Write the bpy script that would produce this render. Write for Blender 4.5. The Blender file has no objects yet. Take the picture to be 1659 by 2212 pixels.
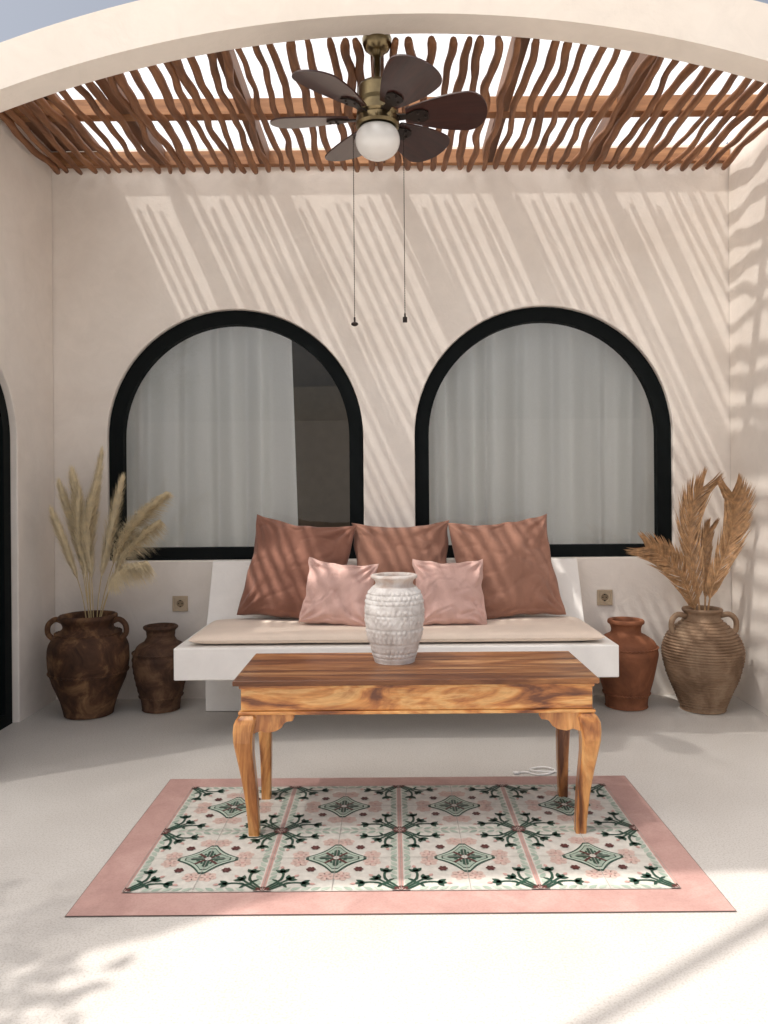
import bpy, math, random
from mathutils import Vector, Matrix, noise
random.seed(7)
sc = bpy.context.scene
col = sc.collection
PL = {}
# ---------------------------------------------------------------- helpers
def top(o, label, cat, group=None, kind=None):
    o["label"] = label; o["category"] = cat
    if group: o["group"] = group
    if kind: o["kind"] = kind
    return o
def empty(name, loc, label, cat, group=None):
    o = bpy.data.objects.new(name, None); o.location = loc
    o.empty_display_size = 0.1
    col.objects.link(o); PL[o.name] = Vector(loc)
    return top(o, label, cat, group)
def mk(name, verts, faces, mat, parent=None, origin=(0,0,0), smooth=False, fm=None, sub=0, bev=0):
    """verts in world coordinates; stored relative to parent's base / own origin"""
    base = PL[parent.name] if parent else Vector(origin)
    me = bpy.data.meshes.new(name)
    me.from_pydata([tuple(Vector(v)-base) for v in verts], [], faces)
    mats = mat if isinstance(mat, (list,tuple)) else [mat]
    for m in mats: me.materials.append(m)
    if fm:
        for p,i in zip(me.polygons, fm): p.material_index = i
    if smooth:
        for p in me.polygons: p.use_smooth = True
    me.update()
    o = bpy.data.objects.new(name, me); col.objects.link(o)
    if parent:
        o.parent = parent
    else: o.location = base
    PL[o.name] = base
    if bev:
        b = o.modifiers.new('Bevel','BEVEL'); b.width = bev; b.segments = 3; b.limit_method='ANGLE'; b.angle_limit=math.radians(40)
    return o
class B:
    def __init__(s): s.v=[]; s.f=[]; s.m=[]
    def add(s, v, f, m=0):
        n=len(s.v); s.v += [tuple(x) for x in v]; s.f += [tuple(i+n for i in q) for q in f]; s.m += [m]*len(f)
    def box(s, x0,x1,y0,y1,z0,z1,m=0):
        v=[(x,y,z) for z in (z0,z1) for y in (y0,y1) for x in (x0,x1)]
        s.add(v,[(0,2,3,1),(4,5,7,6),(0,1,5,4),(2,6,7,3),(0,4,6,2),(1,3,7,5)],m)
    def tube(s, pts, rad, seg=8, m=0, cap=True, closed=False):
        pts=[Vector(p) for p in pts]; n=len(pts)
        if not hasattr(rad,'__len__'): rad=[rad]*n
        ref=None; v=[]
        for i,p in enumerate(pts):
            if closed: t=(pts[(i+1)%n]-pts[i-1])
            else: t=(pts[min(i+1,n-1)]-pts[max(i-1,0)])
            t.normalize()
            if ref is None:
                ref = Vector((0,0,1)) if abs(t.z)<.9 else Vector((1,0,0))
            a=(ref-t*ref.dot(t)).normalized(); ref=a; b=t.cross(a)
            for k in range(seg):
                an=2*math.pi*k/seg
                v.append(p+(a*math.cos(an)+b*math.sin(an))*rad[i])
        f=[]
        for i in range(n if closed else n-1):
            j=(i+1)%n
            for k in range(seg):
                l=(k+1)%seg
                f.append((i*seg+k,i*seg+l,j*seg+l,j*seg+k))
        if cap and not closed:
            f.append(tuple(range(seg))[::-1]); f.append(tuple((n-1)*seg+k for k in range(seg)))
        s.add(v,f,m)
    def lathe(s, c, prof, seg=48, m=0, fn=None):
        v=[];f=[];n=len(prof)
        for i,(r,z) in enumerate(prof):
            for k in range(seg):
                a=2*math.pi*k/seg
                rr=r+(fn(a,z,i) if fn else 0)
                v.append((c[0]+rr*math.cos(a), c[1]+rr*math.sin(a), c[2]+z))
        for i in range(n-1):
            for k in range(seg):
                l=(k+1)%seg
                f.append((i*seg+k,i*seg+l,(i+1)*seg+l,(i+1)*seg+k))
        s.add(v,f,m)
    def sphere(s,c,r,m=0,seg=12,sz=1.0):
        n=seg//2
        s.lathe((c[0],c[1],c[2]),[(max(1e-4,r*math.sin(math.pi*i/n)),-sz*r*math.cos(math.pi*i/n)) for i in range(n+1)],seg,m)
    def mk(s,name,mat,parent=None,**k):
        return mk(name,s.v,s.f,mat,parent,fm=s.m,**k)
def smoothprof(pts, n):
    out=[]; P=[Vector((p[0],p[1],0)) for p in pts]
    for i in range(len(P)-1):
        p0=P[max(i-1,0)];p1=P[i];p2=P[i+1];p3=P[min(i+2,len(P)-1)]
        for k in range(n):
            t=k/n
            q=.5*((2*p1)+(p2-p0)*t+(2*p0-5*p1+4*p2-p3)*t*t+(3*p1-p0-3*p2+p3)*t**3)
            out.append((q.x,q.y))
    out.append((pts[-1][0],pts[-1][1])); return out
def curve3(pts,n):
    out=[]; P=[Vector(p) for p in pts]
    for i in range(len(P)-1):
        p0=P[max(i-1,0)];p1=P[i];p2=P[i+1];p3=P[min(i+2,len(P)-1)]
        for k in range(n):
            t=k/n
            out.append(.5*((2*p1)+(p2-p0)*t+(2*p0-5*p1+4*p2-p3)*t*t+(3*p1-p0-3*p2+p3)*t**3))
    out.append(P[-1]); return out
def plate(name, outer, holes, t, mapf, mat, parent=None, origin=(0,0,0), bev=0, smooth=False):
    """flat slab with holes, 2D outline extruded by t; mapf maps (a,b,c in 0..t) to world"""
    import bmesh
    cu=bpy.data.curves.new('tmp','CURVE'); cu.dimensions='2D'; cu.fill_mode='BOTH'; cu.extrude=t/2
    for loop in [outer]+holes:
        sp=cu.splines.new('POLY'); sp.points.add(len(loop)-1)
        for i,(a,b) in enumerate(loop): sp.points[i].co=(a,b,0,1)
        sp.use_cyclic_u=True
    ob=bpy.data.objects.new('tmp',cu); col.objects.link(ob)
    dg=bpy.context.evaluated_depsgraph_get(); dg.update()
    me=bpy.data.meshes.new_from_object(ob.evaluated_get(dg))
    bm=bmesh.new(); bm.from_mesh(me)
    for v in bm.verts: v.co=Vector(mapf(v.co.x,v.co.y,v.co.z+t/2))
    bmesh.ops.remove_doubles(bm,verts=bm.verts,dist=1e-5)
    bmesh.ops.recalc_face_normals(bm,faces=bm.faces)
    vs=[v.co.copy() for v in bm.verts]; bm.verts.index_update()
    fs=[tuple(v.index for v in f.verts) for f in bm.faces]
    bm.free(); bpy.data.objects.remove(ob); bpy.data.curves.remove(cu); bpy.data.meshes.remove(me)
    return mk(name,vs,fs,mat,parent,origin,bev=bev)
def arch_loop(cx, r, z0, zs, n=40):
    p=[(cx-r,z0),(cx+r,z0)]
    for i in range(n+1):
        a=math.pi*i/n
        p.append((cx+r*math.cos(a), zs+r*math.sin(a)))
    return p
# ---------------------------------------------------------------- materials
def M(name):
    m=bpy.data.materials.new(name); m.use_nodes=True
    nt=m.node_tree; nt.nodes.clear()
    out=nt.nodes.new('ShaderNodeOutputMaterial')
    return m,nt,out
def N(nt,t,**k):
    n=nt.nodes.new(t)
    for a,b in k.items(): setattr(n,a,b)
    return n
def coords(nt,scale=(1,1,1),rot=(0,0,0)):
    tc=N(nt,'ShaderNodeTexCoord'); mp=N(nt,'ShaderNodeMapping')
    mp.inputs['Scale'].default_value=scale; mp.inputs['Rotation'].default_value=rot
    nt.links.new(tc.outputs['Object'],mp.inputs['Vector']); return mp.outputs['Vector']
def noisen(nt,vec,scale,detail=4,rough=.5,dist=0):
    n=N(nt,'ShaderNodeTexNoise'); n.inputs['Scale'].default_value=scale; n.inputs['Detail'].default_value=detail
    n.inputs['Roughness'].default_value=rough; n.inputs['Distortion'].default_value=dist
    nt.links.new(vec,n.inputs['Vector']); return n.outputs['Fac']
def ramp(nt,fac,stops):
    r=N(nt,'ShaderNodeValToRGB'); e=r.color_ramp.elements
    while len(e)<len(stops): e.new(.5)
    for el,(p,c) in zip(e,stops): el.position=p; el.color=(*c,1)
    nt.links.new(fac,r.inputs['Fac']); return r.outputs['Color']
def mixc(nt,fac,a,b,mode='MIX'):
    m=N(nt,'ShaderNodeMix',data_type='RGBA',blend_type=mode)
    for s,v in (('Factor',fac),('A',a),('B',b)):
        ins=[i for i in m.inputs if i.name==s and (i.type=='RGBA' if s!='Factor' else i.type=='VALUE')][0]
        if isinstance(v,(int,float)): ins.default_value=v
        elif isinstance(v,tuple): ins.default_value=(*v,1)
        else: nt.links.new(v,ins)
    return [o for o in m.outputs if o.type=='RGBA'][0]
def bsdf(nt,out,colr,rough=.6,bump=None,bs=.2,bd=.01,metal=0,coat=0,spec=.5,sheen=0):
    p=N(nt,'ShaderNodeBsdfPrincipled')
    if isinstance(colr,tuple): p.inputs['Base Color'].default_value=(*colr,1)
    else: nt.links.new(colr,p.inputs['Base Color'])
    if isinstance(rough,(int,float)): p.inputs['Roughness'].default_value=rough
    else: nt.links.new(rough,p.inputs['Roughness'])
    p.inputs['Metallic'].default_value=metal; p.inputs['Coat Weight'].default_value=coat; p.inputs['Coat Roughness'].default_value=.15
    p.inputs['Specular IOR Level'].default_value=spec; p.inputs['Sheen Weight'].default_value=sheen
    if bump is not None:
        b=N(nt,'ShaderNodeBump'); b.inputs['Strength'].default_value=bs; b.inputs['Distance'].default_value=bd
        nt.links.new(bump,b.inputs['Height']); nt.links.new(b.outputs['Normal'],p.inputs['Normal'])
    nt.links.new(p.outputs['BSDF'],out.inputs['Surface']); return p
def plaster(name,c1,c2,c3,rough=.75,bs=.25):
    m,nt,out=M(name); v=coords(nt)
    a=noisen(nt,v,1.3,6,.6,.6); b=noisen(nt,v,7,6,.65,.8); f=noisen(nt,v,60,4,.6)
    c=ramp(nt,a,[(.32,c1),(.5,c2),(.7,c3)])
    c=mixc(nt,.35,c,ramp(nt,b,[(.35,tuple(x*.88 for x in c2)),(.65,tuple(min(1,x*1.05) for x in c2))]))
    h=mixc(nt,.3,ramp(nt,b,[(0,(0,0,0)),(1,(1,1,1))]),ramp(nt,f,[(0,(0,0,0)),(1,(1,1,1))]))
    bsdf(nt,out,c,rough,h,bs,.012,spec=.3); return m
def simple(name,c,rough=.5,metal=0,coat=0,var=.12,vs=12,bs=.1,spec=.5,sheen=0):
    m,nt,out=M(name); v=coords(nt); a=noisen(nt,v,vs,5,.6)
    cc=ramp(nt,a,[(.3,tuple(x*(1-var) for x in c)),(.7,tuple(min(1,x*(1+var)) for x in c))])
    bsdf(nt,out,cc,rough,a,bs,.004,metal,coat,spec,sheen); return m
def wood(name,axis,stops,rough=.35,coat=.3,sc_=1.0,planks=False,spec=.5,dist=1.6,st=9):
    m,nt,out=M(name)
    s={'X':(1.1,st,st),'Y':(st,1.1,st),'Z':(st,st,1.1)}[axis]
    v=coords(nt,tuple(k*sc_ for k in s))
    if planks:
        tc=N(nt,'ShaderNodeTexCoord'); sep=N(nt,'ShaderNodeSeparateXYZ'); nt.links.new(tc.outputs['Object'],sep.inputs[0])
        mu=N(nt,'ShaderNodeMath',operation='MULTIPLY'); mu.inputs[1].default_value=14.5; nt.links.new(sep.outputs['Y'],mu.inputs[0])
        fl=N(nt,'ShaderNodeMath',operation='FLOOR'); nt.links.new(mu.outputs[0],fl.inputs[0])
        wn=N(nt,'ShaderNodeTexWhiteNoise',noise_dimensions='1D'); nt.links.new(fl.outputs[0],wn.inputs['W'])
        ad=N(nt,'ShaderNodeVectorMath',operation='MULTIPLY_ADD'); ad.inputs[1].default_value=(9,9,9)
        nt.links.new(wn.outputs['Color'],ad.inputs[0]); nt.links.new(v,ad.inputs[2]); v=ad.outputs[0]
    a=noisen(nt,v,1.0,7,.55,dist)
    v2=coords(nt,tuple(k*sc_*5 for k in s)); f=noisen(nt,v2,1.5,5,.6,.3)
    c=ramp(nt,a,stops)
    c=mixc(nt,.4,c,ramp(nt,f,[(.35,(.45,.4,.36)),(.6,(1,1,1))]),'MULTIPLY')
    if planks:
        c=mixc(nt,.7,c,ramp(nt,wn.outputs['Value'],[(0,(.40,.33,.28)),(.5,(.75,.7,.66)),(1,(1.0,1.0,1.0))]),'MULTIPLY')
    bsdf(nt,out,c,rough,f,.12,.002,0,coat,spec); return m

m_wall=plaster('plaster_wall',(.78,.705,.635),(.84,.775,.71),(.88,.825,.765))
m_arch=plaster('plaster_arch',(.82,.74,.655),(.85,.775,.695),(.88,.81,.735))
m_bench=plaster('bench_white',(.86,.825,.785),(.89,.86,.82),(.90,.88,.85),.6,.12)
# floor: polished cement with fine aggregate
m_floor,nt,out=M('polished_cement_floor'); v=coords(nt)
a=noisen(nt,v,.9,6,.6,.8); b=noisen(nt,v,4,6,.6,.5); s=noisen(nt,v,170,3,.6)
vo=N(nt,'ShaderNodeTexVoronoi'); vo.inputs['Scale'].default_value=95; nt.links.new(v,vo.inputs['Vector'])
c=ramp(nt,a,[(.3,(.485,.46,.43)),(.5,(.53,.505,.475)),(.72,(.57,.55,.52))])
c=mixc(nt,.35,c,ramp(nt,b,[(.3,(.47,.445,.415)),(.7,(.58,.555,.525))]))
c=mixc(nt,.7,c,ramp(nt,s,[(.36,(.70,.67,.63)),(.52,(1,1,1))]),'MULTIPLY')
c=mixc(nt,.4,c,ramp(nt,vo.outputs['Distance'],[(.08,(.72,.68,.63)),(.25,(1,1,1))]),'MULTIPLY')
r=N(nt,'ShaderNodeMapRange'); r.inputs['From Min'].default_value=.3; r.inputs['From Max'].default_value=.7; r.inputs['To Min'].default_value=.38; r.inputs['To Max'].default_value=.5; nt.links.new(b,r.inputs['Value'])
bsdf(nt,out,c,r.outputs[0],s,.04,.0015)

m_stick=wood('stick_wood','Y',[(.25,(.10,.038,.015)),(.5,(.215,.087,.034)),(.75,(.35,.16,.066))],.6,0,1.3)
m_beam=wood('beam_wood','X',[(.25,(.20,.085,.036)),(.5,(.38,.18,.078)),(.75,(.52,.28,.135))],.6,0,.8)
m_rafter=wood('rafter_wood','Y',[(.25,(.12,.06,.035)),(.5,(.21,.105,.055)),(.75,(.31,.16,.09))],.6,0,.8)
m_ttop=wood('tabletop_wood','X',[(.26,(.08,.028,.013)),(.42,(.21,.08,.032)),(.56,(.43,.195,.074)),(.70,(.74,.45,.22))],.36,.12,1.0,True,.35)
m_tapron=wood('apron_wood','X',[(.34,(.15,.042,.011)),(.43,(.44,.155,.037)),(.50,(.68,.30,.08)),(.58,(.80,.46,.17)),(.68,(.56,.22,.055))],.34,.3,1.6,dist=2.6,st=6)
m_tleg=wood('leg_wood','Z',[(.33,(.13,.04,.013)),(.43,(.38,.138,.036)),(.53,(.62,.28,.082)),(.68,(.75,.42,.16))],.32,.3,1.5,dist=2.2,st=6)
m_blade=wood('fan_blade_wood','X',[(.2,(.018,.006,.005)),(.5,(.042,.012,.009)),(.8,(.075,.021,.013))],.3,.3,1.2)
m_brass=simple('antique_brass',(.20,.155,.085),.28,1,0,.2,20)
m_dark=simple('dark_metal',(.03,.022,.018),.4,.6)
m_black=simple('black_aluminium',(.004,.006,.0065),.65,0,0,.1,8,.03,.12)
m_opal=simple('opal_glass',(.82,.80,.77),.12,0,.6,.02,3,0)
def fabric(name,c,var=.1,sc_=900,bs=.35):
    m,nt,out=M(name); v=coords(nt)
    a=noisen(nt,v,6,5,.6,.4); w=noisen(nt,v,sc_*.4,2,.5)
    l=noisen(nt,v,14,4,.6,1.8)
    cc=ramp(nt,a,[(.3,tuple(x*(1-var) for x in c)),(.7,tuple(min(1,x*(1+var)) for x in c))])
    cc=mixc(nt,.3,cc,ramp(nt,w,[(.3,(.75,.75,.75)),(.7,(1,1,1))]),'MULTIPLY')
    h=mixc(nt,.2,ramp(nt,l,[(0,(0,0,0)),(1,(1,1,1))]),ramp(nt,w,[(0,(0,0,0)),(1,(1,1,1))]))
    bsdf(nt,out,cc,.9,h,bs,.012,spec=.15,sheen=.2); return m
m_rust=fabric('rust_linen',(.25,.115,.080)); m_rust2=fabric('rust_linen_light',(.33,.168,.118))
m_pink=fabric('pink_linen',(.65,.42,.365)); m_seat=fabric('peach_canvas',(.81,.675,.56),.05,900,.12)
def clay(name,c1,c2,c3,bs=.6,sc_=9):
    m,nt,out=M(name); v=coords(nt); a=noisen(nt,v,sc_,8,.65,.7); f=noisen(nt,v,70,4,.6); g=noisen(nt,v,sc_*.35,3,.5)
    c=ramp(nt,a,[(.32,c1),(.5,c2),(.68,c3)])
    c=mixc(nt,.5,c,ramp(nt,g,[(.35,(.55,.5,.48)),(.65,(1,1,1))]),'MULTIPLY')
    h=mixc(nt,.5,ramp(nt,a,[(0,(0,0,0)),(1,(1,1,1))]),ramp(nt,f,[(0,(0,0,0)),(1,(1,1,1))]))
    bsdf(nt,out,c,.75,h,bs,.006,spec=.3); return m
m_pot1=clay('brown_patina_clay',(.035,.016,.009),(.10,.047,.024),(.30,.165,.08),.8)
m_pot2=clay('dark_clay',(.04,.02,.012),(.095,.048,.028),(.22,.125,.07),.8)
m_pot3=clay('terracotta_clay',(.14,.052,.027),(.24,.09,.043),(.33,.13,.064),.5,5)
m_pot4=clay('ribbed_clay',(.15,.09,.052),(.27,.175,.11),(.39,.28,.185),.4,7)
m_vase=clay('whitewashed_clay',(.58,.54,.51),(.74,.71,.68),(.84,.82,.80),.25,26)
m_neck=clay('vase_rim_clay',(.55,.41,.34),(.70,.63,.58),(.80,.77,.74),.3,16)
m_pamp=simple('pampas_fibre',(.80,.68,.46),.85,var=.18,vs=30)
m_stem=simple('dry_stem',(.55,.42,.22),.8)
m_palm=simple('gold_palm',(.50,.30,.155),.42,.2,0,.4,35,.1)
m_sock=simple('socket_gold_plastic',(.42,.33,.23),.3,.3); m_sock2=simple('socket_plate_dark',(.22,.16,.1),.35,.3)
m_cable=simple('white_cable',(.8,.78,.76),.4)
m_leaf=simple('tree_leaf',(.06,.10,.03),.6); m_bark=simple('tree_bark',(.16,.12,.08),.9)
m_room=simple('painted_room_shade',(.085,.065,.042),.8); m_rfloor=simple('room_bounce_floor',(.72,.70,.66),.7)  # room darkness put into the wall colour; pale floor added to bounce light
# curtain
m_curt,nt,out=M('curtain_linen'); v=coords(nt,(1,1,.3)); w=noisen(nt,v,350,2,.5)
cc=ramp(nt,w,[(.3,(.90,.90,.87)),(.7,(.95,.95,.93))])
d=N(nt,'ShaderNodeBsdfDiffuse'); t=N(nt,'ShaderNodeBsdfTranslucent'); mx=N(nt,'ShaderNodeMixShader'); mx.inputs[0].default_value=.35
nt.links.new(cc,d.inputs[0]); nt.links.new(cc,t.inputs[0]); nt.links.new(d.outputs[0],mx.inputs[1]); nt.links.new(t.outputs[0],mx.inputs[2]); nt.links.new(mx.outputs[0],out.inputs[0])
# glass
m_glass,nt,out=M('window_glass'); fr=N(nt,'ShaderNodeFresnel'); fr.inputs['IOR'].default_value=1.62
tr=N(nt,'ShaderNodeBsdfTransparent'); tr.inputs[0].default_value=(.985,.99,.985,1); gl=N(nt,'ShaderNodeBsdfGlossy'); gl.inputs['Roughness'].default_value=.01
mx=N(nt,'ShaderNodeMixShader'); nt.links.new(fr.outputs[0],mx.inputs[0]); nt.links.new(tr.outputs[0],mx.inputs[1]); nt.links.new(gl.outputs[0],mx.inputs[2]); nt.links.new(mx.outputs[0],out.inputs[0])
def sheet(name,fac,tcol,lcol):
    m,nt,out=M(name); v=coords(nt); a=noisen(nt,v,3,3,.5)
    tr=N(nt,'ShaderNodeBsdfTransparent'); tr.inputs[0].default_value=(*tcol,1)
    tl=N(nt,'ShaderNodeBsdfTranslucent'); cc=ramp(nt,a,[(.3,tuple(x*.95 for x in lcol)),(.7,lcol)]); nt.links.new(cc,tl.inputs[0])
    mx=N(nt,'ShaderNodeMixShader'); mx.inputs[0].default_value=fac
    nt.links.new(tr.outputs[0],mx.inputs[1]); nt.links.new(tl.outputs[0],mx.inputs[2]); nt.links.new(mx.outputs[0],out.inputs[0]); return m
m_sheet=sheet('sky_white_sheet',.42,(.98,.98,.97),(.95,.94,.92))
m_shade_sheet=sheet('added_shade_fabric',.82,(1,1,1),(.78,.76,.73))

# ---------------------------------------------------------------- ground
g=mk('ground',[(-60,-60,0),(60,-60,0),(60,60,0),(-60,60,0)],[(0,1,2,3)],m_floor)
top(g,'pale polished cement terrace floor','floor',kind='structure')

# ---------------------------------------------------------------- terrace building
XL,XR,YB=-1.885,1.90,4.37
bld=empty('terrace_building',(0,4.4,0),'cream plastered terrace alcove with two arched windows','building')
WIN=[(-.872,.706),(.858,.712)]
ZS,ZB=1.462,.785
holes=[arch_loop(cx,r+.012,ZB-.012,ZS) for cx,r in WIN]
plate('back_wall',[(-2.1,-.05),(2.1,-.05),(2.1,3.085),(-2.1,3.085)],holes,.12,lambda a,b,c:(a,YB+c,b),m_wall,bld,bev=.006)
dl=arch_loop(3.486,.45,-.04,1.42)
plate('side_wall',[(2.93,-.05),(4.366,-.05),(4.366,3.25),(2.93,3.25)],[dl],.16,lambda a,b,c:(XL-c,a,b),m_wall,bld,bev=.006)
plate('side_wall',[(2.93,-.05),(4.366,-.05),(4.366,3.25),(2.93,3.25)],[],.16,lambda a,b,c:(XR+c,a,b),m_wall,bld,bev=.006)
# front arch
cx,zc,Ri,Ro=.116,2.956-4.69,4.69,4.88
o=[]
n=60
for i in range(n+1):
    x=XL+.003+(XR-XL-.006)*i/n; o.append((x,zc+math.sqrt(Ri*Ri-(x-cx)**2)))
for i in range(n+1):
    x=XR-.003-(XR-XL-.006)*i/n; o.append((x,zc+math.sqrt(Ro*Ro-(x-cx-.07)**2)))
plate('front_arch',o,[],.13,lambda a,b,c:(a,2.95+c,b),m_arch,bld,bev=.02)
for cxw,r in WIN:
    fr=plate('window',arch_loop(cxw,r+.010,ZB-.010,ZS),[arch_loop(cxw,r-.068,ZB+.058,ZS)],.06,lambda a,b,c:(a,4.398+c,b),m_black,bld,bev=.004)
    lp=arch_loop(cxw,r-.062,ZB+.052,ZS)
    mk('window_pane',[(a,4.43,b_) for a,b_ in lp],[tuple(range(len(lp)))],m_glass,fr)
dr=plate('door',arch_loop(3.486,.44,-.03,1.42),[arch_loop(3.486,.37,.06,1.42)],.06,lambda a,b,c:(XL-.03-c,a,b),m_black,bld,bev=.004)
plate('door_pane',arch_loop(3.486,.375,.055,1.42),[],.004,lambda a,b,c:(XL-.06-c,a,b),m_black,dr)
# room behind the windows; ceiling gap added to light the curtains from behind
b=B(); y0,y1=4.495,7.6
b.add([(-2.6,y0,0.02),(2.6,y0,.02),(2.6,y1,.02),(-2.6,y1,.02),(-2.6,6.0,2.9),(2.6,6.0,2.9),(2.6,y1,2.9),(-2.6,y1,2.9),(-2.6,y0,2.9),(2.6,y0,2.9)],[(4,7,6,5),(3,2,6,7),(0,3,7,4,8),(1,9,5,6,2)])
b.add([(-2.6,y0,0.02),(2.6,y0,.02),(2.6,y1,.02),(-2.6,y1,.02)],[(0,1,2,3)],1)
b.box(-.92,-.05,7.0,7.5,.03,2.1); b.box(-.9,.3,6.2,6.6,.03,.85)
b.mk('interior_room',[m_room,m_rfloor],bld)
plate('added_garden_wall',[(-6,0),(6,0),(6,2.3),(-6,2.3)],[],.2,lambda a,b,c:(a,-3.6-c,b),m_bench,None,(0,-3.6,0))
top(bpy.data.objects['added_garden_wall'],'plain white garden wall added out of view for window reflections','wall')  # unseen wall, added for bounce and brighter window reflections

def curtain(x0,x1,label,seed):
    random.seed(seed); nx,nz=260,24; v=[];f=[]
    ph=[random.uniform(0,6.28) for _ in range(5)]
    for j in range(nz+1):
        z=.55+1.85*j/nz; k=1-j/nz
        for i in range(nx+1):
            s=i/nx; x=x0+(x1-x0)*s
            w=.040*math.sin(x*33+ph[0]+1.8*math.sin(x*4.3+ph[1]))+.010*math.sin(x*67+ph[2]+k*1.0)+.018*math.sin(x*13+ph[3]+k*1.2)
            v.append((x+.02*math.sin(x*9+ph[4])*k+(.07*k if x1<0 and s>.85 else 0)*(s-.85)*6.7,4.56+w*(.85+.35*k),z))
    for j in range(nz):
        for i in range(nx):
            a=j*(nx+1)+i; f.append((a,a+1,a+nx+2,a+nx+1))
    o=mk('curtain',v,f,m_curt,None,((x0+x1)/2,4.6,.55),smooth=True)
    top(o,label,'curtain','curtains behind the arched windows')
curtain(-1.72,-.59,'off white linen curtain partly drawn behind arched window',3)
curtain(.02,1.75,'off white linen curtain fully drawn behind arched window',5)

# ---------------------------------------------------------------- pergola
pg=empty('pergola_roof',(0,3.7,2.93),'pergola of crooked brown sticks under roofing whitened as bright sky','pergola')
b=B(); b.box(XL+.004,XR-.004,4.33,4.366,2.972,3.05); b.mk('beam',m_beam,pg,bev=.003)
b=B(); b.box(XL+.004,XR-.004,3.755,3.82,2.972,3.05); b.mk('beam',m_beam,pg,bev=.003)
for x in (-1.27,-.69,-.045,.55,1.13):
    b=B(); ys=3.36 if x<-1 else (3.25 if x>1 else 3.10)
    b.box(x-.028,x+.028,ys,4.36,2.975,3.062); b.mk('rafter',m_rafter,pg,bev=.003)
b=B(); b.box(XL+.004,-1.60,3.5,4.36,3.066,3.085); b.mk('edge_board',m_rafter,pg)
nst=54
random.seed(23)
for i in range(nst):
    x0=-1.845+3.69*i/(nst-1)+random.uniform(-.010,.010)
    ys=3.16 if (x0<-.85 or x0>1.1) else 3.088
    r0=random.uniform(.0145,.0195); A=random.uniform(.004,.012); L=random.uniform(.45,.9); ph=random.uniform(0,6.28); sl=random.uniform(-.025,.025)
    ye=4.330+random.uniform(-.018,.020)
    pts=[];rad=[]; n=34
    for k in range(n+1):
        t=k/n; y=ys+(ye-ys)*t
        x=x0+sl*(t-.8)+A*math.sin(y/L*6.28+ph)+.013*noise.noise((y*4.5,i*3.1,0))+.0022*math.sin(y*27+ph*2)
        x=min(max(x,XL+.03),XR-.03)
        z=2.946-(.006+.010*abs(noise.noise((y*4,i*1.7,5))))
        pts.append((x,y,z)); kn=noise.noise((y*10,i*2.3,9))
        rad.append(r0*(1+.20*kn+.10*math.sin(y*5+ph))*(1 if 0<k<n else .75))
    b=B(); b.tube(pts,rad,9); b.mk('stick',m_stick,pg,smooth=True)
b=B(); b.add([(XL+.004,3.52,3.092),(-1.25,3.40,3.092),(-.85,3.10,3.092),(1.08,3.10,3.092),(1.4,3.34,3.092),(XR-.004,3.42,3.092),(XR-.004,4.40,3.092),(XL+.004,4.40,3.092)],[(0,1,2,3,4,5,6,7)])
b.mk('roof_sheet',m_sheet,pg)  # sheet made white to stand in for the overexposed sky

K=(.45,.25)
edge=[(-3.2,1.7),(-.95,1.88),(-.62,2.02),(-.45,2.14),(-.2,2.27),(.3,2.31),(1.3,2.35),(3.6,2.36)]  # wanted shadow outline on the floor, projected back up along the sun
v=[];f=[];n=len(edge); zz=3.7
for (x,y) in edge: v.append((x-K[0]*zz,y-K[1]*zz,zz))
for (x,y) in edge: v.append((x-K[0]*zz,3.1,zz))
for i in range(n-1): f.append((i,i+1,n+i+1,n+i))
ss=mk('added_shade_sheet',v,f,m_shade_sheet,None,(0,2.3,zz)); top(ss,'white translucent sheet added out of view to shade the terrace floor','added shade sheet')  # unseen sheet, added and shaped only to shade the floor
b=B(); b.tube([(-2.2,.08,3.5),(.4,1.88,3.5)],.025,10); o=b.mk('added_shadow_pole',m_stick,None,origin=(-.9,1,3.5)); top(o,'slim brown pole added out of view to cast a floor shadow','pole')  # unseen pole, added to cast the diagonal shadow band

# ---------------------------------------------------------------- ceiling fan
FX,FY=-.043,3.13
fan=empty('ceiling_fan',(FX,FY,2.64),'brass ceiling fan with six dark wooden blades and globe lamp','ceiling fan')
b=B(); b.lathe((FX,FY,0),[(.001,2.974),(.056,2.974),(.060,2.962),(.058,2.945),(.050,2.925),(.034,2.912),(.022,2.908),(.018,2.895),(.001,2.894)],40); b.mk('canopy',m_brass,fan,smooth=True)
b=B(); b.lathe((FX,FY,0),[(.001,2.9),(.0135,2.9),(.0135,2.80),(.022,2.80),(.024,2.785),(.001,2.785)],24); b.mk('rod',m_brass,fan,smooth=True)
b=B(); b.lathe((FX,FY,0),[(.001,2.79),(.04,2.79),(.070,2.778),(.078,2.765),(.078,2.715),(.074,2.70),(.074,2.69),(.084,2.688),(.084,2.660),(.075,2.648),(.001,2.646)],56)
b.mk('motor_housing',m_brass,fan,smooth=False,bev=.001)
b=B(); b.lathe((FX,FY,0),[(.001,2.648),(.078,2.648),(.086,2.642),(.088,2.618),(.083,2.606),(.001,2.606)],56)
for k in range(3):
    a=k*2.1+.5; b.sphere((FX+.09*math.cos(a),FY+.09*math.sin(a),2.625),.006)
b.mk('light_fitting',m_brass,fan)
b=B(); R=.090; b.lathe((FX,FY,0),[(max(.0005,R*math.sin(math.pi*(.30+.70*i/20))*1.0),2.602+R*(math.cos(math.pi*(.30+.70*i/20))-math.cos(math.pi*.30))*.84) for i in range(21)],48)
b.mk('lamp_globe',m_opal,fan,smooth=True)
L0,L1=.115,.438
def hw(s): return .038+.066*math.sin(min(1,s/.8)*math.pi/2)
prof=[]
for i in range(25):
    s=i/24*.76; prof.append((L0+(L1-L0)*s,hw(s)))
up=[(x,w) for x,w in prof]; xe,we=up[-1]
lowr=[(x,-w*1.0) for x,w in prof][::-1]
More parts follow.
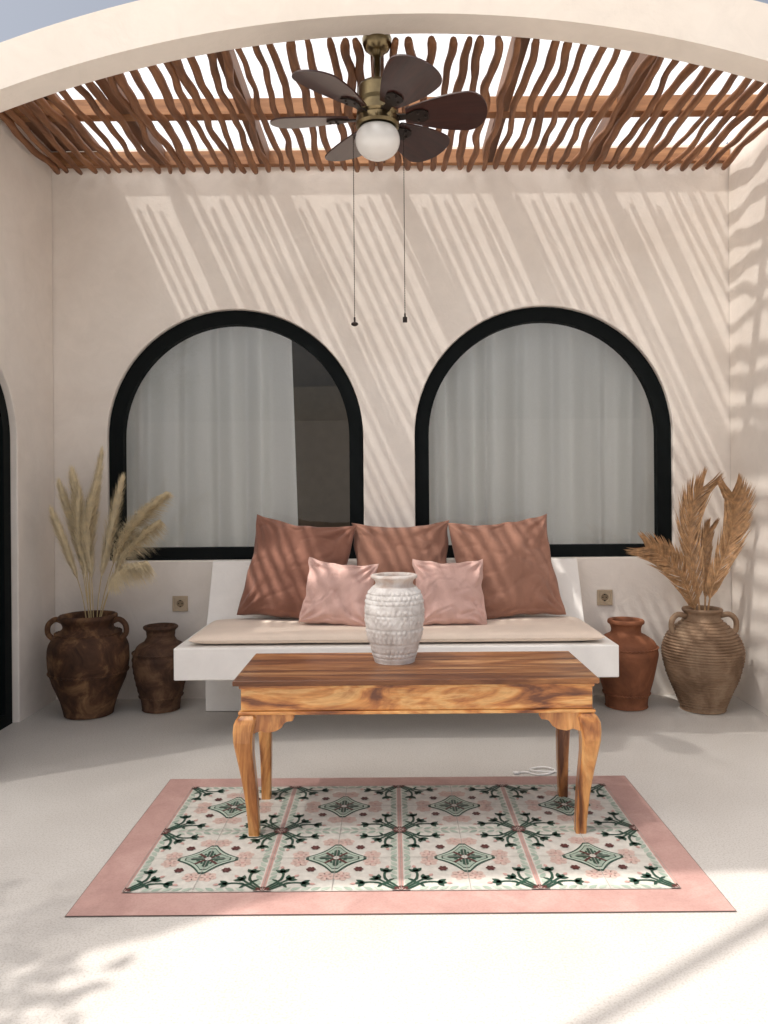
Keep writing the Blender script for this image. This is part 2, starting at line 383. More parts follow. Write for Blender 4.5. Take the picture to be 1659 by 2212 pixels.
ol=up+[(xe+(L1-xe)*math.sin(math.pi*k/20),we*math.cos(math.pi*k/20)) for k in range(1,20)]+lowr
pitch=math.radians(-15)
def P3(x,y,z): 
    return (x,y*math.cos(pitch)-z*math.sin(pitch),y*math.sin(pitch)+z*math.cos(pitch))
nb=len(ol)
bv=[P3(x,y,-.003) for x,y in ol]+[P3(x,y,.003) for x,y in ol]
bf=[tuple(range(nb))[::-1],tuple(range(nb,2*nb))]+[(i,(i+1)%nb,nb+(i+1)%nb,nb+i) for i in range(nb)]
bl=bpy.data.meshes.new('blade'); bl.from_pydata(bv,[],bf); bl.materials.append(m_blade)
b=B() 
ih=[(.07,.018),(.12,.014),(.15,.03),(.185,.034),(.205,.018),(.205,-.018),(.185,-.034),(.15,-.03),(.12,-.014),(.07,-.018)]
q=[P3(x,y,-.010) for x,y in ih]+[P3(x,y,-.004) for x,y in ih]; ni=len(ih)
b.add(q,[tuple(range(ni))[::-1],tuple(range(ni,2*ni))]+[(i,(i+1)%ni,ni+(i+1)%ni,ni+i) for i in range(ni)])
for (x,y) in ((.165,.02),(.165,-.02),(.193,0)): b.sphere(P3(x,y,-.011),.0055)
ir=bpy.data.meshes.new('blade_bracket'); ir.from_pydata(b.v,[],b.f); ir.materials.append(m_dark)
for k in range(6):
    a=math.radians(-7+60*k)
    o=bpy.data.objects.new('blade',bl); col.objects.link(o); o.parent=fan; o.location=(0,0,.012); o.rotation_euler=(0,0,a)
    o2=bpy.data.objects.new('bracket',ir); col.objects.link(o2); o2.parent=o
for dx,dz,kind in ((-.098,1.822,0),(.104,1.836,1)):
    b=B(); x=FX+dx; 
    b.tube([(FX+dx*.86,FY,2.628),(x,FY,2.622),(x,FY,2.59),(x,FY,dz+.02)],.0012,6)
    z=2.59
    while z>dz+.02: b.sphere((x,FY,z),.0022,0,6); z-=.0095
    c=b.mk('pull_chain',m_dark,fan)
    b=B()
    if kind==0: b.sphere((x,FY,dz),.015,0,14,.55)
    else: b.box(x-.009,x+.009,FY-.009,FY+.009,dz-.008,dz+.012)
    b.tube([(x,FY,dz+.005),(x,FY,dz+.028)],.004,8)
    b.mk('pendant',m_dark,c,bev=.002)

# ---------------------------------------------------------------- bench
be=empty('built_in_bench',(.017,3.97,0),'white plastered built in bench with sloping backrest','bench')
b=B(); b.box(-1.0,1.035,3.56,4.366,.293,.441); b.mk('seat',m_bench,be,bev=.006)
b=B(); b.box(-.985,1.02,4.10,4.366,.002,.29); b.mk('plinth',m_bench,be,bev=.004)
b=B(); x0,x1=-.985,1.02
b.add([(x0,4.13,.444),(x1,4.13,.444),(x1,4.366,.444),(x0,4.366,.444),(x0,4.29,.775),(x1,4.29,.775),(x1,4.366,.775),(x0,4.366,.775)],[(0,3,2,1),(4,5,6,7),(0,1,5,4),(2,3,7,6),(0,4,7,3),(1,2,6,5)])
b.mk('backrest',m_bench,be,bev=.006)
v=[];f=[];nx,ny=60,18
def sc_pt(u,w,s):
    x=.02+.96*u; y=3.845+.255*w
    e=(1-abs(u)**26)*(1-abs(w)**10)
    return (x,y,.444+ (.026+.029*max(0,e)**.5 if s else .026-.0245*max(0,e)**.5)+.003*noise.noise((x*5,y*7,1))*e)
for s in (1,0):
    for j in range(ny+1):
        for i in range(nx+1):
            u=-math.cos(math.pi*i/nx); w=-math.cos(math.pi*j/ny)
            v.append(sc_pt(u,w,s))
n1=(nx+1)*(ny+1)
for s in (0,1):
    for j in range(ny):
        for i in range(nx):
            a=s*n1+j*(nx+1)+i; q=(a,a+1,a+nx+2,a+nx+1); f.append(q if s==0 else q[::-1])
o=mk('seat_cushion',v,f,m_seat,None,(.02,3.845,.444),smooth=True); top(o,'long thin peach bench cushion on white bench','cushion')

def pillow(x,y,zb,half,T,lean,roll,yaw,mat,label,seed,hz=None):
    hz=hz or half; Nn=64; v=[];f=[]
    R=Matrix.Rotation(math.radians(yaw),3,'Z')@Matrix.Rotation(math.radians(-lean),3,'X')@Matrix.Rotation(math.radians(roll),3,'Y')
    c=Vector((x,y,zb+hz*math.cos(math.radians(lean))*.98))
    for s in (1,-1):
        for j in range(Nn+1):
            for i in range(Nn+1):
                u=-math.cos(math.pi*i/Nn); w=-math.cos(math.pi*j/Nn)
                sag=.06*half*max(0,w)**2*(1-u*u)
                px=half*u*(1-.085*(1-w*w)+.05*max(0,-w)*(1-w*w)); pz=hz*w*(1-.075*(1-u*u))-sag
                e=max(0,(1-u*u)*(1-w*w))
                t=T*e**.40*(1-.22*w)
                ang=math.atan2(1-abs(w)+.05,1-abs(u)+.05)
                cr=math.exp(-((1-abs(u))**2+(1-abs(w))**2)*2.0)
                t+= (.013*math.sin(ang*13+seed+noise.noise((u*2,w*2,seed))*3)*cr + .026*half/.26*noise.noise((u*1.6+seed,w*1.6,seed)) + .014*half/.26*noise.noise((u*3.5+seed,w*1.8,seed*2))-.008*max(0,1-abs(noise.noise((u*1.5,w*2.2,seed*3)))*12)-.005*max(0,1-abs(noise.noise((u*2.5+4,w*1.2,seed*5)))*12))*min(1,e*6)
                v.append(c+R@Vector((px+.010*noise.noise((w*3,seed,u)),-s*t,pz+.009*noise.noise((u*3,seed,3)))))
    n1=(Nn+1)**2
    for s in (0,1):
        for j in range(Nn):
            for i in range(Nn):
                a=s*n1+j*(Nn+1)+i; q=(a,a+1,a+Nn+2,a+Nn+1); f.append(q if s==0 else q[::-1])
    o=mk('pillow',v,f,mat,None,(x,y,zb),smooth=True)
    top(o,label,'pillow','scatter pillows on the bench')
    return o
pillow(-.49,4.06,.495,.272,.098,18,7,-4,m_rust,'large rust brown pillow leaning against the bench back',1.3)
pillow(.055,4.10,.495,.262,.085,17,-1,2,m_rust2,'large rust brown pillow leaning between two others',4.1)
pillow(.59,4.06,.495,.272,.098,18,-5,5,m_rust2,'large tan brown pillow leaning beside a pink one',7.7)
pillow(-.262,3.86,.495,.180,.070,20,6,-5,m_pink,'small dusty pink pillow leaning on rust brown pillow',2.2,.167)
pillow(.285,3.85,.495,.180,.072,20,1,6,m_pink,'small blush pink pillow leaning on tan brown pillow',5.9,.170)

# ---------------------------------------------------------------- coffee table
tb=empty('wooden_table',(.077,2.78,0),'honey brown wooden coffee table with curved legs','table')
TX0,TX1,TY0,TY1=-.526,.679,2.555,3.0
b=B(); b.box(TX0,TX1,TY0,TY1,.513,.531); b.mk('tabletop',m_ttop,tb,bev=.004)
b=B(); ax0,ax1,ay0,ay1=-.503,.661,2.580,2.945
b.box(ax0,ax1,ay0,ay0+.02,.425,.511); b.box(ax0,ax1,ay1-.02,ay1,.425,.511); b.box(ax0,ax0+.02,ay0+.021,ay1-.021,.425,.511); b.box(ax1-.02,ax1,ay0+.021,ay1-.021,.425,.511)
b.box(ax0-.008,ax1+.008,ay0-.009,ay0+.018,.414,.4245); b.box(ax0-.007,ax0+.018,ay0+.019,ay1+.006,.414,.4245); b.box(ax1-.018,ax1+.007,ay0+.019,ay1+.006,.414,.4245)
b.box(ax0-.006,ax1+.006,ay0-.006,ay0+.004,.5,.5125)
b.mk('apron',m_tapron,tb,bev=.003)
def leg(cx,cy,sx,sy,front):
    if front: S=[(.414,0,.024),(.400,.003,.033),(.385,.008,.035),(.36,.012,.0335),(.325,.013,.031),(.28,.009,.027),(.22,.001,.024),(.16,-.006,.0215),(.10,-.011,.0195),(.04,-.0145,.018),(.0,-.016,.0175)]
    else: S=[(.414,0,.026),(.36,.002,.026),(.27,.001,.0235),(.15,-.003,.020),(.0,-.002,.0165)]
    v=[];f=[]
    for z,o,h in S:
        x=cx+sx*o; y=cy+sy*o*.8; k=h*.78
        v+=[(x-h,y-k,z),(x-k,y-h,z),(x+k,y-h,z),(x+h,y-k,z),(x+h,y+k,z),(x+k,y+h,z),(x-k,y+h,z),(x-h,y+k,z)]
    n=8
    for i in range(len(S)-1):
        for k in range(n): f.append((i*n+k,(i+1)*n+k,(i+1)*n+(k+1)%n,i*n+(k+1)%n))
    f.append(tuple(range(n))); f.append(tuple((len(S)-1)*n+k for k in range(n))[::-1])
    b=B(); b.add(v,f)
    if front:
        pr=[(0,0),(.128,0),(.130,-.010),(.126,-.018),(.108,-.020),(.098,-.026),(.090,-.040),(.072,-.051),(.045,-.056),(.022,-.050),(0,-.058)]
        xb=cx-sx*.022; m=len(pr)
        q=[(xb-sx*a,cy-.022,.413+c) for a,c in pr]+[(xb-sx*a,cy-.002,.413+c) for a,c in pr]
        b.add(q,[tuple(range(m)),tuple(range(m,2*m))[::-1]]+[(i,(i+1)%m,m+(i+1)%m,m+i) for i in range(m)])
    o=b.mk('leg',m_tleg,tb)
    md=o.modifiers.new('Bevel','BEVEL'); md.width=.003; md.segments=2; md.angle_limit=math.radians(50)
leg(-.482,2.600,-1,-1,True); leg(.640,2.600,1,-1,True)
leg(-.478,2.925,-1,1,False); leg(.636,2.925,1,1,False)

# vase on the table
vx,vy,vz=.008,2.845,.532
pr=smoothprof([(.0005,0),(.066,0),(.074,.004),(.083,.04),(.100,.10),(.108,.16),(.107,.205),(.098,.245),(.083,.268),(.071,.278),(.068,.287),(.074,.297),(.083,.303),(.085,.309),(.080,.315),(.066,.314),(.060,.305),(.058,.29),(.0755,.26),(.09,.2),(.0005,.19)],13)
def vf(a,z,i):
    if .015<z<.258 and i<150:
        row=int(z/.0175); fr_=(z/.0175)%1
        ph=noise.noise((row*3.3,1,1))*6
        t=abs(math.sin(a*17+ph+.5*noise.noise((a*6,z*30,2))))
        band=1 if (row%4!=3) else .15
        groove=-.0022 if fr_<.14 else 0
        lift=noise.noise((a*2.2,z*14,5))
        return (.0055*(t**.6-.5)*band*math.sin(math.pi*min(1,max(0,(fr_-.1)/.9)))**.5 if lift>-.25 else 0)+groove+.0012*noise.noise((a*9,z*80,row))
    return .0006*noise.noise((a*4,z*50,0))
b=B(); b.lathe((vx,vy,vz),pr,300,0,vf)
for fi,fc in enumerate(b.f):
    z=b.v[fc[0]][2]-vz
    if z>.272: b.m[fi]=1
o=b.mk('vase',[m_vase,m_neck],None,origin=(vx,vy,vz),smooth=True); top(o,'whitewashed carved clay vase standing on wooden table','vase')

# ---------------------------------------------------------------- pots
def pot(name,label,x,y,prof,mat,fn=None,handles=None,rings=(),n=8,seg=96):
    pr=smoothprof(prof,n)
    b=B(); b.lathe((x,y,0),pr,seg,0,fn)
    for z,r,am in rings:
        pts=[]
        for k in range(140):
            a=2*math.pi*k/140; pts.append((x+(r+.002*math.sin(a*46))*math.cos(a),y+(r+.002*math.sin(a*46))*math.sin(a),z+.003*math.sin(a*46)))
        b.tube(pts,am,6,0,closed=True)
    e=empty(name,(x,y,0),label,'pot')
    b.mk('pot_body',mat,e,smooth=True)
    for h in handles or ():
        b=B(); P=curve3([(x+px,y+py,pz) for px,py,pz in h],6); b.tube(P,[.0145]*len(P),10); b.mk('handle',mat,e,smooth=True)
    return e
pot('clay_pot','large weathered dark brown clay pot with two handles',-1.589,4.08,
    [(.0005,.003),(.11,.003),(.122,.008),(.128,.03),(.150,.10),(.185,.19),(.203,.28),(.197,.36),(.165,.42),(.132,.445),(.126,.462),(.134,.482),(.146,.50),(.146,.514),(.134,.522),(.120,.512),(.112,.48),(.115,.44),(.15,.38),(.001,.33)],m_pot1,
    lambda a,z,i:.004*noise.noise((a*2,z*9,1))+.002*noise.noise((a*8,z*30,4)),
    [[(-.125,-.01,.482),(-.165,-.015,.497),(-.200,-.02,.470),(-.203,-.02,.425),(-.175,-.02,.395)],[(.125,-.01,.482),(.165,-.015,.497),(.200,-.02,.470),(.203,-.02,.425),(.175,-.02,.395)]],
    [(.425,.161,.006),(.225,.195,.006)])
pot('clay_pot','small dark brown clay jar with narrow neck',-1.235,4.16,
    [(.0005,.003),(.09,.003),(.098,.01),(.106,.06),(.128,.14),(.146,.24),(.143,.30),(.118,.345),(.086,.365),(.076,.385),(.074,.41),(.082,.425),(.088,.432),(.088,.443),(.080,.448),(.068,.44),(.062,.40),(.07,.36),(.001,.30)],m_pot2,
    lambda a,z,i:.003*noise.noise((a*2,z*9,7))+.0015*math.sin(z*190)*(1 if z>.1 else 0),None,[(.075,.110,.005),(.305,.143,.005)])
pot('clay_pot','small reddish terracotta jar with narrow neck',1.243,4.15,
    [(.0005,.003),(.102,.003),(.108,.01),(.112,.05),(.136,.14),(.160,.25),(.165,.295),(.148,.345),(.105,.378),(.080,.392),(.077,.415),(.084,.435),(.094,.443),(.094,.457),(.085,.462),(.070,.455),(.066,.41),(.08,.37),(.001,.3)],m_pot3,
    lambda a,z,i:.002*noise.noise((a*2,z*6,3)),None,[(.318,.1615,.0045),(.075,.119,.005)])
rp=[(.0005,.003),(.105,.003),(.112,.008),(.118,.03),(.145,.10),(.178,.18),(.200,.27),(.200,.33),(.176,.39),(.135,.435),(.104,.462),(.090,.48),(.089,.50),(.098,.512),(.101,.522),(.094,.53),(.08,.522),(.076,.49),(.085,.45),(.001,.4)]
pot('clay_pot','large ribbed tan clay pot with two handles',1.622,4.08,rp,m_pot4,
    lambda a,z,i:(.0038*math.sin((z+.0015*math.sin(a*3))*2*math.pi/.0145) if .02<z<.47 else 0)+.002*noise.noise((a*2,z*6,3)),
    [[(-.09,-.01,.490),(-.135,-.015,.497),(-.165,-.02,.470),(-.168,-.02,.425),(-.155,-.02,.40)],[(.09,-.01,.490),(.135,-.015,.497),(.165,-.02,.470),(.168,-.02,.425),(.155,-.02,.40)]],(),16,96)

# ---------------------------------------------------------------- pampas grass
def pampas(path,plume,rw,nf,seed,droop=.0):
    random.seed(seed); P=curve3(path,14); n=len(P); b=B()
    b.tube(P,[.0032*(1-.6*i/n) for i in range(n)],6,1)
    s0=int(n*(1-plume)); nf=int(nf*2.4)
    for k in range(nf):
        t=random.random()**.85; fi=s0+(n-1-s0)*t; i=min(int(fi),n-2); p=P[i].lerp(P[i+1],fi-i)
        d=(P[i+1]-P[i]).normalized()
        env=(math.sin(math.pi*min(1,.10+t*.9))**.55)*(1-.25*t)
        sd=Vector((random.gauss(0,1),random.gauss(0,1),random.gauss(0,1))); sd=(sd-d*sd.dot(d)).normalized()
        ln=random.uniform(.05,.12)*(.55+.6*env)
        e1=p+d*ln*.55+sd*rw*env*random.uniform(.2,.8)
        e2=p+d*ln*1.15+sd*rw*env*random.uniform(.5,1.8)+Vector((0,0,-droop*ln))
        w=d.cross(sd).normalized()*random.uniform(.0008,.0016)
        b.add([p-w,p+w,e1+w*1.2,e1-w*1.2,e2],[(0,1,2,3),(3,2,4)])
    o=b.mk('pampas_grass',[m_pamp,m_stem],None,origin=path[0])
    top(o,'dried cream pampas grass stem standing in clay pot','pampas grass','dried pampas stems in the brown pot')
pb=(-1.57,4.08,.40)
def pp(dx,z,dy=0): return (-1.57+dx,4.08+dy,z)
pampas([pb,pp(-.04,.7),pp(-.10,.95,.03),pp(-.175,1.17,.05)],.6,.036,520,1)
pampas([pp(-.01,.4),pp(-.03,.7),pp(-.06,1.0,.0),pp(-.10,1.23,.02)],.66,.046,640,2)
pampas([pp(.0,.4),pp(-.01,.75),pp(-.005,1.05,.05),pp(.025,1.335,.07)],.68,.034,580,3)
pampas([pp(.01,.4),pp(.0,.7),pp(-.01,.95,-.04),pp(.035,1.16,-.05)],.66,.046,600,4)
pampas([pp(.0,.4),pp(-.02,.7),pp(-.05,.92,-.03),pp(-.045,1.12,-.05)],.6,.040,500,11)
pampas([pp(.02,.4),pp(.04,.65),pp(.10,.92,-.02),pp(.165,1.19,-.03)],.60,.036,540,5)
pampas([pp(.02,.4),pp(.08,.68),pp(.21,.95,-.06),pp(.395,1.13,-.08)],.55,.060,860,6,.5)
pampas([pp(.02,.4),pp(.08,.62),pp(.19,.84,-.04),pp(.36,.99,-.08)],.5,.048,600,7,.8)
pampas([pp(.02,.4),pp(.07,.58),pp(.16,.73,-.08),pp(.30,.79,-.12)],.55,.042,520,8,1.0)
pampas([pp(-.02,.4),pp(-.05,.62),pp(-.10,.84,-.05),pp(-.16,1.02,-.07)],.55,.032,420,9)

# ---------------------------------------------------------------- palm fronds
def frond(path,wid,nl,seed,side=Vector((1,0,0)),fold=.3,sweep=2.1):
    random.seed(seed); P=curve3(path,16); n=len(P); b=B()
    b.tube(P,[.0055*(1-.7*i/n) for i in range(n)],6,0)
    for s in (-1,1):
        for k in range(nl):
            t=.20+.80*(k+random.uniform(-.3,.3))/nl; t=min(max(t,.18),.995); fi=t*(n-1); i=min(int(fi),n-2); p=P[i].lerp(P[i+1],fi-i)
            d=(P[i+1]-P[i]).normalized(); sv=(side-d*side.dot(d)).normalized(); nv=d.cross(sv)
            q=(t-.2)/.8; env=max(.3,math.sin(math.pi*min(1,.10+q*.76))**.6)
            ln=wid*env*random.uniform(.9,1.08)*1.25
            out=sv*s; dirv=(out+d*sweep*random.uniform(.85,1.15)+nv*(-fold+random.uniform(-.22,.22))).normalized()
            m1=p+dirv*ln*.85; e=p+(dirv+d*.30).normalized()*ln*1.65+Vector((0,0,-.02*ln))
            pw=(out-d*.4).normalized()
            wv=pw*.0040; wn=nv*.0018
            b.add([p-wv*.6,p+wv*.6,m1+wv,m1-wv,e,p+wn,m1+wn],[(0,5,6,3),(5,1,2,6),(3,6,4),(6,2,4)])
    o=b.mk('palm_frond',m_palm,None,origin=path[0])
    top(o,'dried golden palm frond standing in ribbed pot','palm leaf','dried palm fronds in the ribbed pot')
def q(dx,z,dy=0): return (1.622+dx,4.08+dy,z)
frond([q(-.01,.42),q(-.015,.62,.02),q(-.045,.86,.04),q(-.035,1.04,.03),q(.005,1.16,-.01)],.098,110,1,Vector((1,.15,0)),sweep=1.8)
frond([q(.02,.42),q(.05,.62,.0),q(.140,.86,.0),q(.165,1.02,-.02),q(.135,1.13,-.06)],.094,110,2,Vector((1,-.2,0)),sweep=1.8)
frond([q(.01,.42),q(.03,.62,.03),q(.05,.78,.08),q(.055,.88,.08),q(.065,.94,.06)],.060,70,3,Vector((1,.3,0)))
frond([q(-.02,.42),q(-.06,.56,-.03),q(-.14,.70,-.08),q(-.24,.80,-.12),q(-.34,.86,-.14)],.084,90,4,Vector((.5,-.3,.8)),.3,1.4)

# ---------------------------------------------------------------- sockets
for sx,sz in ((-1.185,.533),(1.190,.549)):
    e=empty('wall_socket',(sx,4.366,sz),'square gold toned power socket on plaster wall','socket','power sockets beside the bench')
    plate('frame',[(sx-.043,sz-.043),(sx+.043,sz-.043),(sx+.043,sz+.043),(sx-.043,sz+.043)],[[(sx-.030,sz-.030),(sx+.030,sz-.030),(sx+.030,sz+.030),(sx-.030,sz+.030)]],.009,lambda a,b,c:(a,4.359+c,b),m_sock,e,bev=.002)
    circ=[(sx+.021*math.cos(k*math.pi/16),sz+.021*math.sin(k*math.pi/16)) for k in range(32)]
    plate('face_plate',[(sx-.0295,sz-.0295),(sx+.0295,sz-.0295),(sx+.0295,sz+.0295),(sx-.0295,sz+.0295)],[circ],.006,lambda a,b,c:(a,4.361+c,b),m_sock,e,bev=.001)
    b=B(); b.box(sx-.021,sx+.021,4.3665,4.368,sz-.021,sz+.021,0)
    for dx in (-.0095,.0095): b.sphere((sx+dx,4.3655,sz),.0032,1,8)
    b.box(sx-.003,sx+.003,4.360,4.366,sz+.015,sz+.02,1); b.box(sx-.003,sx+.003,4.360,4.366,sz-.02,sz-.015,1)
    b.mk('socket_well',[m_sock2,m_black],e)

# ---------------------------------------------------------------- tile inlay in the floor
def tmat(n,c,var=.10,rough=.42): return simple(n,c,rough,0,0,var,40,.02)
tm=[tmat('tile_cream',(.54,.52,.47)),tmat('tile_pink',(.48,.295,.26)),tmat('tile_sage',(.29,.36,.295)),tmat('tile_green',(.022,.062,.042)),tmat('tile_maroon',(.085,.024,.022)),tmat('tile_blush',(.53,.39,.34)),tmat('tile_joint',(.33,.30,.27)),tmat('tile_mint',(.37,.43,.36))]
CREAM,PINK,SAGE,GREEN,MAR,BLUSH,JOINT,MINT=range(8)
FX0,FX1,FY0,FY1=-.780,.820,2.234,3.034
e=empty('tile_floor_inlay',(.02,2.62,0),'patterned cement tile panel with pink border set into floor','tiled panel')
m_border,nt,out=M('pink_cement_border'); v=coords(nt); a=noisen(nt,v,6,6,.65,.6); s=noisen(nt,v,180,2,.5)
c=ramp(nt,a,[(.3,(.38,.225,.20)),(.5,(.44,.27,.24)),(.7,(.51,.33,.295))]); c=mixc(nt,.4,c,ramp(nt,s,[(.35,(.78,.74,.72)),(.55,(1,1,1))]),'MULTIPLY'); bsdf(nt,out,c,.45,s,.05,.002)
b=B(); b.add([(-.895,2.114,.0015),(.929,2.114,.0015),(.929,3.131,.0015),(-.895,3.131,.0015)],[(0,1,2,3)]); b.mk('joint_line',tmat('dark_joint',(.12,.09,.08)),e)
b=B(); b.add([(-.892,2.117,.003),(.926,2.117,.003),(.926,3.128,.003),(-.892,3.128,.003)],[(0,1,2,3)]); b.mk('border',m_border,e)
b=B(); LZ=.0045
def poly(pts,m,layer): 
    z=LZ+layer*.00035; b.add([(x,y,z) for x,y in pts],[tuple(range(len(pts)))],m)
poly([(FX0,FY0),(FX1,FY0),(FX1,FY1),(FX0,FY1)],CREAM,0)
def ell(cx,cy,a,bb,rot=0,n=14):
    return [(cx+a*math.cos(t)*math.cos(rot)-bb*math.sin(t)*math.sin(rot),cy+a*math.cos(t)*math.sin(rot)+bb*math.sin(t)*math.cos(rot)) for t in [2*math.pi*k/n for k in range(n)]]
def leafp(x,y,L,w,rot):
    o=[]
    for k in range(9): s=k/8; o.append((L*s,w*math.sin(math.pi*s**.8)))
    for k in range(7,0,-1): s=k/8; o.append((L*s,-w*math.sin(math.pi*s**.8)))
    c,s_=math.cos(rot),math.sin(rot); return [(x+a*c-q_*s_,y+a*s_+q_*c) for a,q_ in o]
def stroke(pts,w):
    L=[];R=[]; n=len(pts)
    for i,(x,y) in enumerate(pts):
        x0,y0=pts[max(i-1,0)]; x1,y1=pts[min(i+1,n-1)]; dx,dy=x1-x0,y1-y0; l=math.hypot(dx,dy) or 1
        L.append((x-dy/l*w,y+dx/l*w)); R.append((x+dy/l*w,y-dx/l*w))
    return L,R
sh=[]
def S(p,m,l): sh.append((p,m,l))
def ST(pts,w,m,l):
    L,R=stroke(pts,w)
    for i in range(len(pts)-1): sh.append(([L[i],L[i+1],R[i+1],R[i]],m,l))
# unit quarter tile: (0,0)=rosette corner, (1,1)=star centre
S([(0,0),(.035,0),(.035,1),(0,1)],PINK,2)
for (ux,uy,rr) in ((.44,.88,1.05),(.88,.44,1.05)):
    S(ell(ux,uy,.07*rr,.07*rr),BLUSH,1)
    for k in range(6):
        a=k*math.pi/3+.3; S(ell(ux+.085*rr*math.cos(a),uy+.085*rr*math.sin(a),.052*rr,.052*rr,0,10),BLUSH,1.5)
    S(ell(ux,uy,.028,.028,0,8),PINK,1.8)
for k in range(6):
    y=.20+.135*k; S(leafp(.06,y,.18,.040,math.radians(58)),SAGE if k%2 else MINT,3)
for k in range(5):
    x=.26+.145*k; S(leafp(x,.025,.17,.038,math.radians(32)),SAGE if k%2 else MINT,3)
for a0,L in ((22,.54),(45,.42),(68,.54)):
    a=math.radians(a0); pts=[]
    for k in range(9):
        t=k/8; rr=.07+L*t; aa=a+math.radians((45-a0)*.55*math.sin(t*math.pi)); pts.append((rr*math.cos(aa),rr*math.sin(aa)))
    ST(pts,.020,GREEN,4)
    ex,ey=pts[-1]; d=math.atan2(pts[-1][1]-pts[-2][1],pts[-1][0]-pts[-2][0])
    S(ell(ex,ey,.045,.045,0,10),GREEN,5)
    for da in (-.8,0,.8): S(leafp(ex-.02*math.cos(d),ey-.02*math.sin(d),.145,.040,d+da),GREEN,5)
    S(leafp(ex+.10*math.cos(d),ey+.10*math.sin(d),.09,.03,d),PINK,5.2)
    mx_,my_=pts[4]
    for da in (-.8,.8): S(leafp(mx_,my_,.12,.025,d+da),GREEN,5)
S(ell(0,0,.10,.10,0,20),MAR,6)
for a in (0,45,90): S(ell(.085*math.cos(math.radians(a)),.085*math.sin(math.radians(a)),.05,.035,math.radians(a),10),MAR,6.5)
for a in (22,68): S(ell(.055*math.cos(math.radians(a)),.055*math.sin(math.radians(a)),.022,.008,math.radians(a),8),BLUSH,6.8)
S(ell(.64,.64,.05,.05,0,12),MAR,6)
for k in range(6): S(ell(.64+.05*math.cos(k*1.047),.64+.05*math.sin(k*1.047),.026,.026,0,8),MAR,6.3)
def star(R,bul):
    p=[(1,1),(1-R,1),(1-R,1-.045)]
    for k in range(1,9):
        t=k/9; x=(1-R)+(R-.045)*t; y=(1-.045)-(R-.045)*t
        s=math.sin(math.pi*t)*bul; p.append((x+s,y+s))
    return p+[(1-.045,1-R),(1,1-R)]
S(star(.47,.035),GREEN,4); S(star(.425,.035),MINT,5); S(star(.36,.03),GREEN,5.4); S(star(.335,.028),SAGE,5.7)
S([(1,1),(.72,1),(.76,.955),(.955,.955)],GREEN,6.5); S([(1,1),(.955,.955),(.955,.76),(1,.72)],GREEN,6.6)
ST([(.97,.97),(.83,.83)],.022,MAR,7); S(ell(.86,.93,.035,.02,0,10),GREEN,7.4); S(ell(.93,.86,.02,.035,0,10),GREEN,7.5); S(ell(1,1,.05,.05,0,12),CREAM,8)
for mi in range(4):
    for mj in range(2):
        cxm=FX0+.4*mi+.2; cym=FY0+.4*mj+.2
        for sx in (-1,1):
            for sy in (-1,1):
                for p,m,l in sh:
                    pts=[]
                    for (u,w) in p:
                        u=min(max(u,0),1); w=min(max(w,0),1)
                        pts.append((cxm+sx*.2*(1-u),cym+sy*.2*(1-w)))
                    if sx*sy<0: pts=pts[::-1]
                    poly(pts,m,l)
for i in range(9):
    x=FX0+.2*i; poly([(x-.0009,FY0),(x+.0009,FY0),(x+.0009,FY1),(x-.0009,FY1)],JOINT,9)
for j in range(5):
    y=FY0+.2*j; poly([(FX0,y-.0009),(FX1,y-.0009),(FX1,y+.0009),(FX0,y+.0009)],JOINT,9.3)
b.mk('patterned_tiles',tm,e)

pts=curve3([(.50,3.16,.005),(.54,3.17,.005),(.58,3.14,.005),(.63,3.15,.006),(.66,3.19,.005),(.62,3.22,.008),(.56,3.20,.006),(.58,3.16,.012),(.66,3.17,.006),(.72,3.19,.005)],8)
b=B(); b.tube(pts,.0035,8); b.box(.485,.51,3.15,3.165,.001,.012); o=b.mk('white_cord',m_cable,None,origin=(.6,3.17,0),smooth=True); top(o,'short white cord lying curled on cement floor','cord')

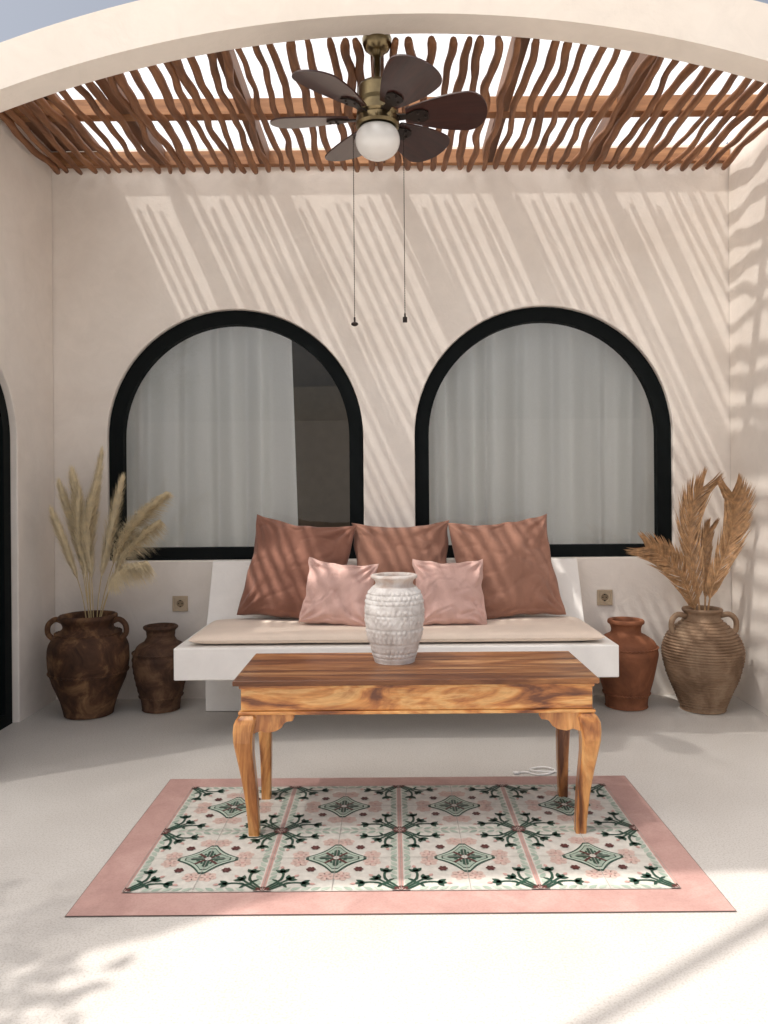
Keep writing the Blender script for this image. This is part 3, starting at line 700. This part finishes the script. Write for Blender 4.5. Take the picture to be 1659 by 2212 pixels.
# ---------------------------------------------------------------- garden tree (throws the dappled shade)
tr=empty('garden_tree',(-3.0,.6,0),'small leafy garden tree beside the terrace','tree')
b=B(); b.tube(curve3([(-3.0,.6,0),(-2.95,.62,.9),(-2.8,.8,1.7),(-2.55,1.0,2.5)],6),[.06-.002*i for i in range(19)],10)
for k in range(9):
    a=k*.7; b.tube([(-2.75,.85,1.9+.05*k),(-2.6+.35*math.cos(a),1.0+.35*math.sin(a),2.4+.04*k),(-2.5+.6*math.cos(a),1.05+.55*math.sin(a),2.7+.05*k)],[.02,.012,.004],6)
b.mk('trunk',m_bark,tr)
random.seed(5); b=B()
cl=[(-2.42+.5*math.cos(k*.9)*random.uniform(.3,1),1.17+.36*math.sin(k*.9)*random.uniform(.3,1),2.4+random.uniform(-.3,.35)) for k in range(18)]
for c in cl:
    for k in range(75):
        p=Vector(c)+Vector((random.gauss(0,.08),random.gauss(0,.08),random.gauss(0,.07)))
        d=Vector((random.gauss(0,1),random.gauss(0,1),random.gauss(0,.5))).normalized(); s=d.cross(Vector((random.random(),random.random(),1))).normalized()
        L=random.uniform(.05,.09); W=L*.32
        b.add([p,p+d*L*.5+s*W,p+d*L,p+d*L*.5-s*W],[(0,1,2,3)])
b.mk('crown',m_leaf,tr)

# ---------------------------------------------------------------- light, sky, camera
sd=Vector((.45,.25,-1)).normalized()
sun=bpy.data.lights.new('Sun','SUN'); sun.energy=4.7; sun.angle=math.radians(.8); sun.color=(1,.95,.89)
so=bpy.data.objects.new('Sun',sun); so.rotation_euler=sd.to_track_quat('-Z','Y').to_euler(); so.location=(-4,-2,8); col.objects.link(so)
w=bpy.data.worlds.new('World'); sc.world=w; w.use_nodes=True; nt=w.node_tree; nt.nodes.clear()
sky=nt.nodes.new('ShaderNodeTexSky'); sky.sky_type='NISHITA'; sky.sun_disc=False
sky.sun_elevation=math.asin(-sd.z); sky.sun_rotation=math.radians(241); sky.dust_density=7; sky.air_density=1.0; sky.ozone_density=.5
hs=nt.nodes.new('ShaderNodeHueSaturation'); hs.inputs['Saturation'].default_value=.5; hs.inputs['Value'].default_value=1.2
bg=nt.nodes.new('ShaderNodeBackground'); bg.inputs[1].default_value=.15; wo=nt.nodes.new('ShaderNodeOutputWorld')
nt.links.new(sky.outputs[0],hs.inputs['Color']); nt.links.new(hs.outputs[0],bg.inputs[0]); nt.links.new(bg.outputs[0],wo.inputs[0])
cam=bpy.data.cameras.new('Camera'); cam.sensor_fit='VERTICAL'; cam.sensor_height=36; cam.lens=1685/2212*36
cam.shift_x=-15.5/2212; cam.shift_y=-42/2212; cam.clip_end=500; cam.clip_start=.05
co=bpy.data.objects.new('Camera',cam); co.location=(0,0,1.145); co.rotation_euler=(math.radians(90),math.radians(.45),0); col.objects.link(co)
sc.camera=co
sc.view_settings.view_transform='Standard'; sc.view_settings.look='None'; sc.view_settings.exposure=0
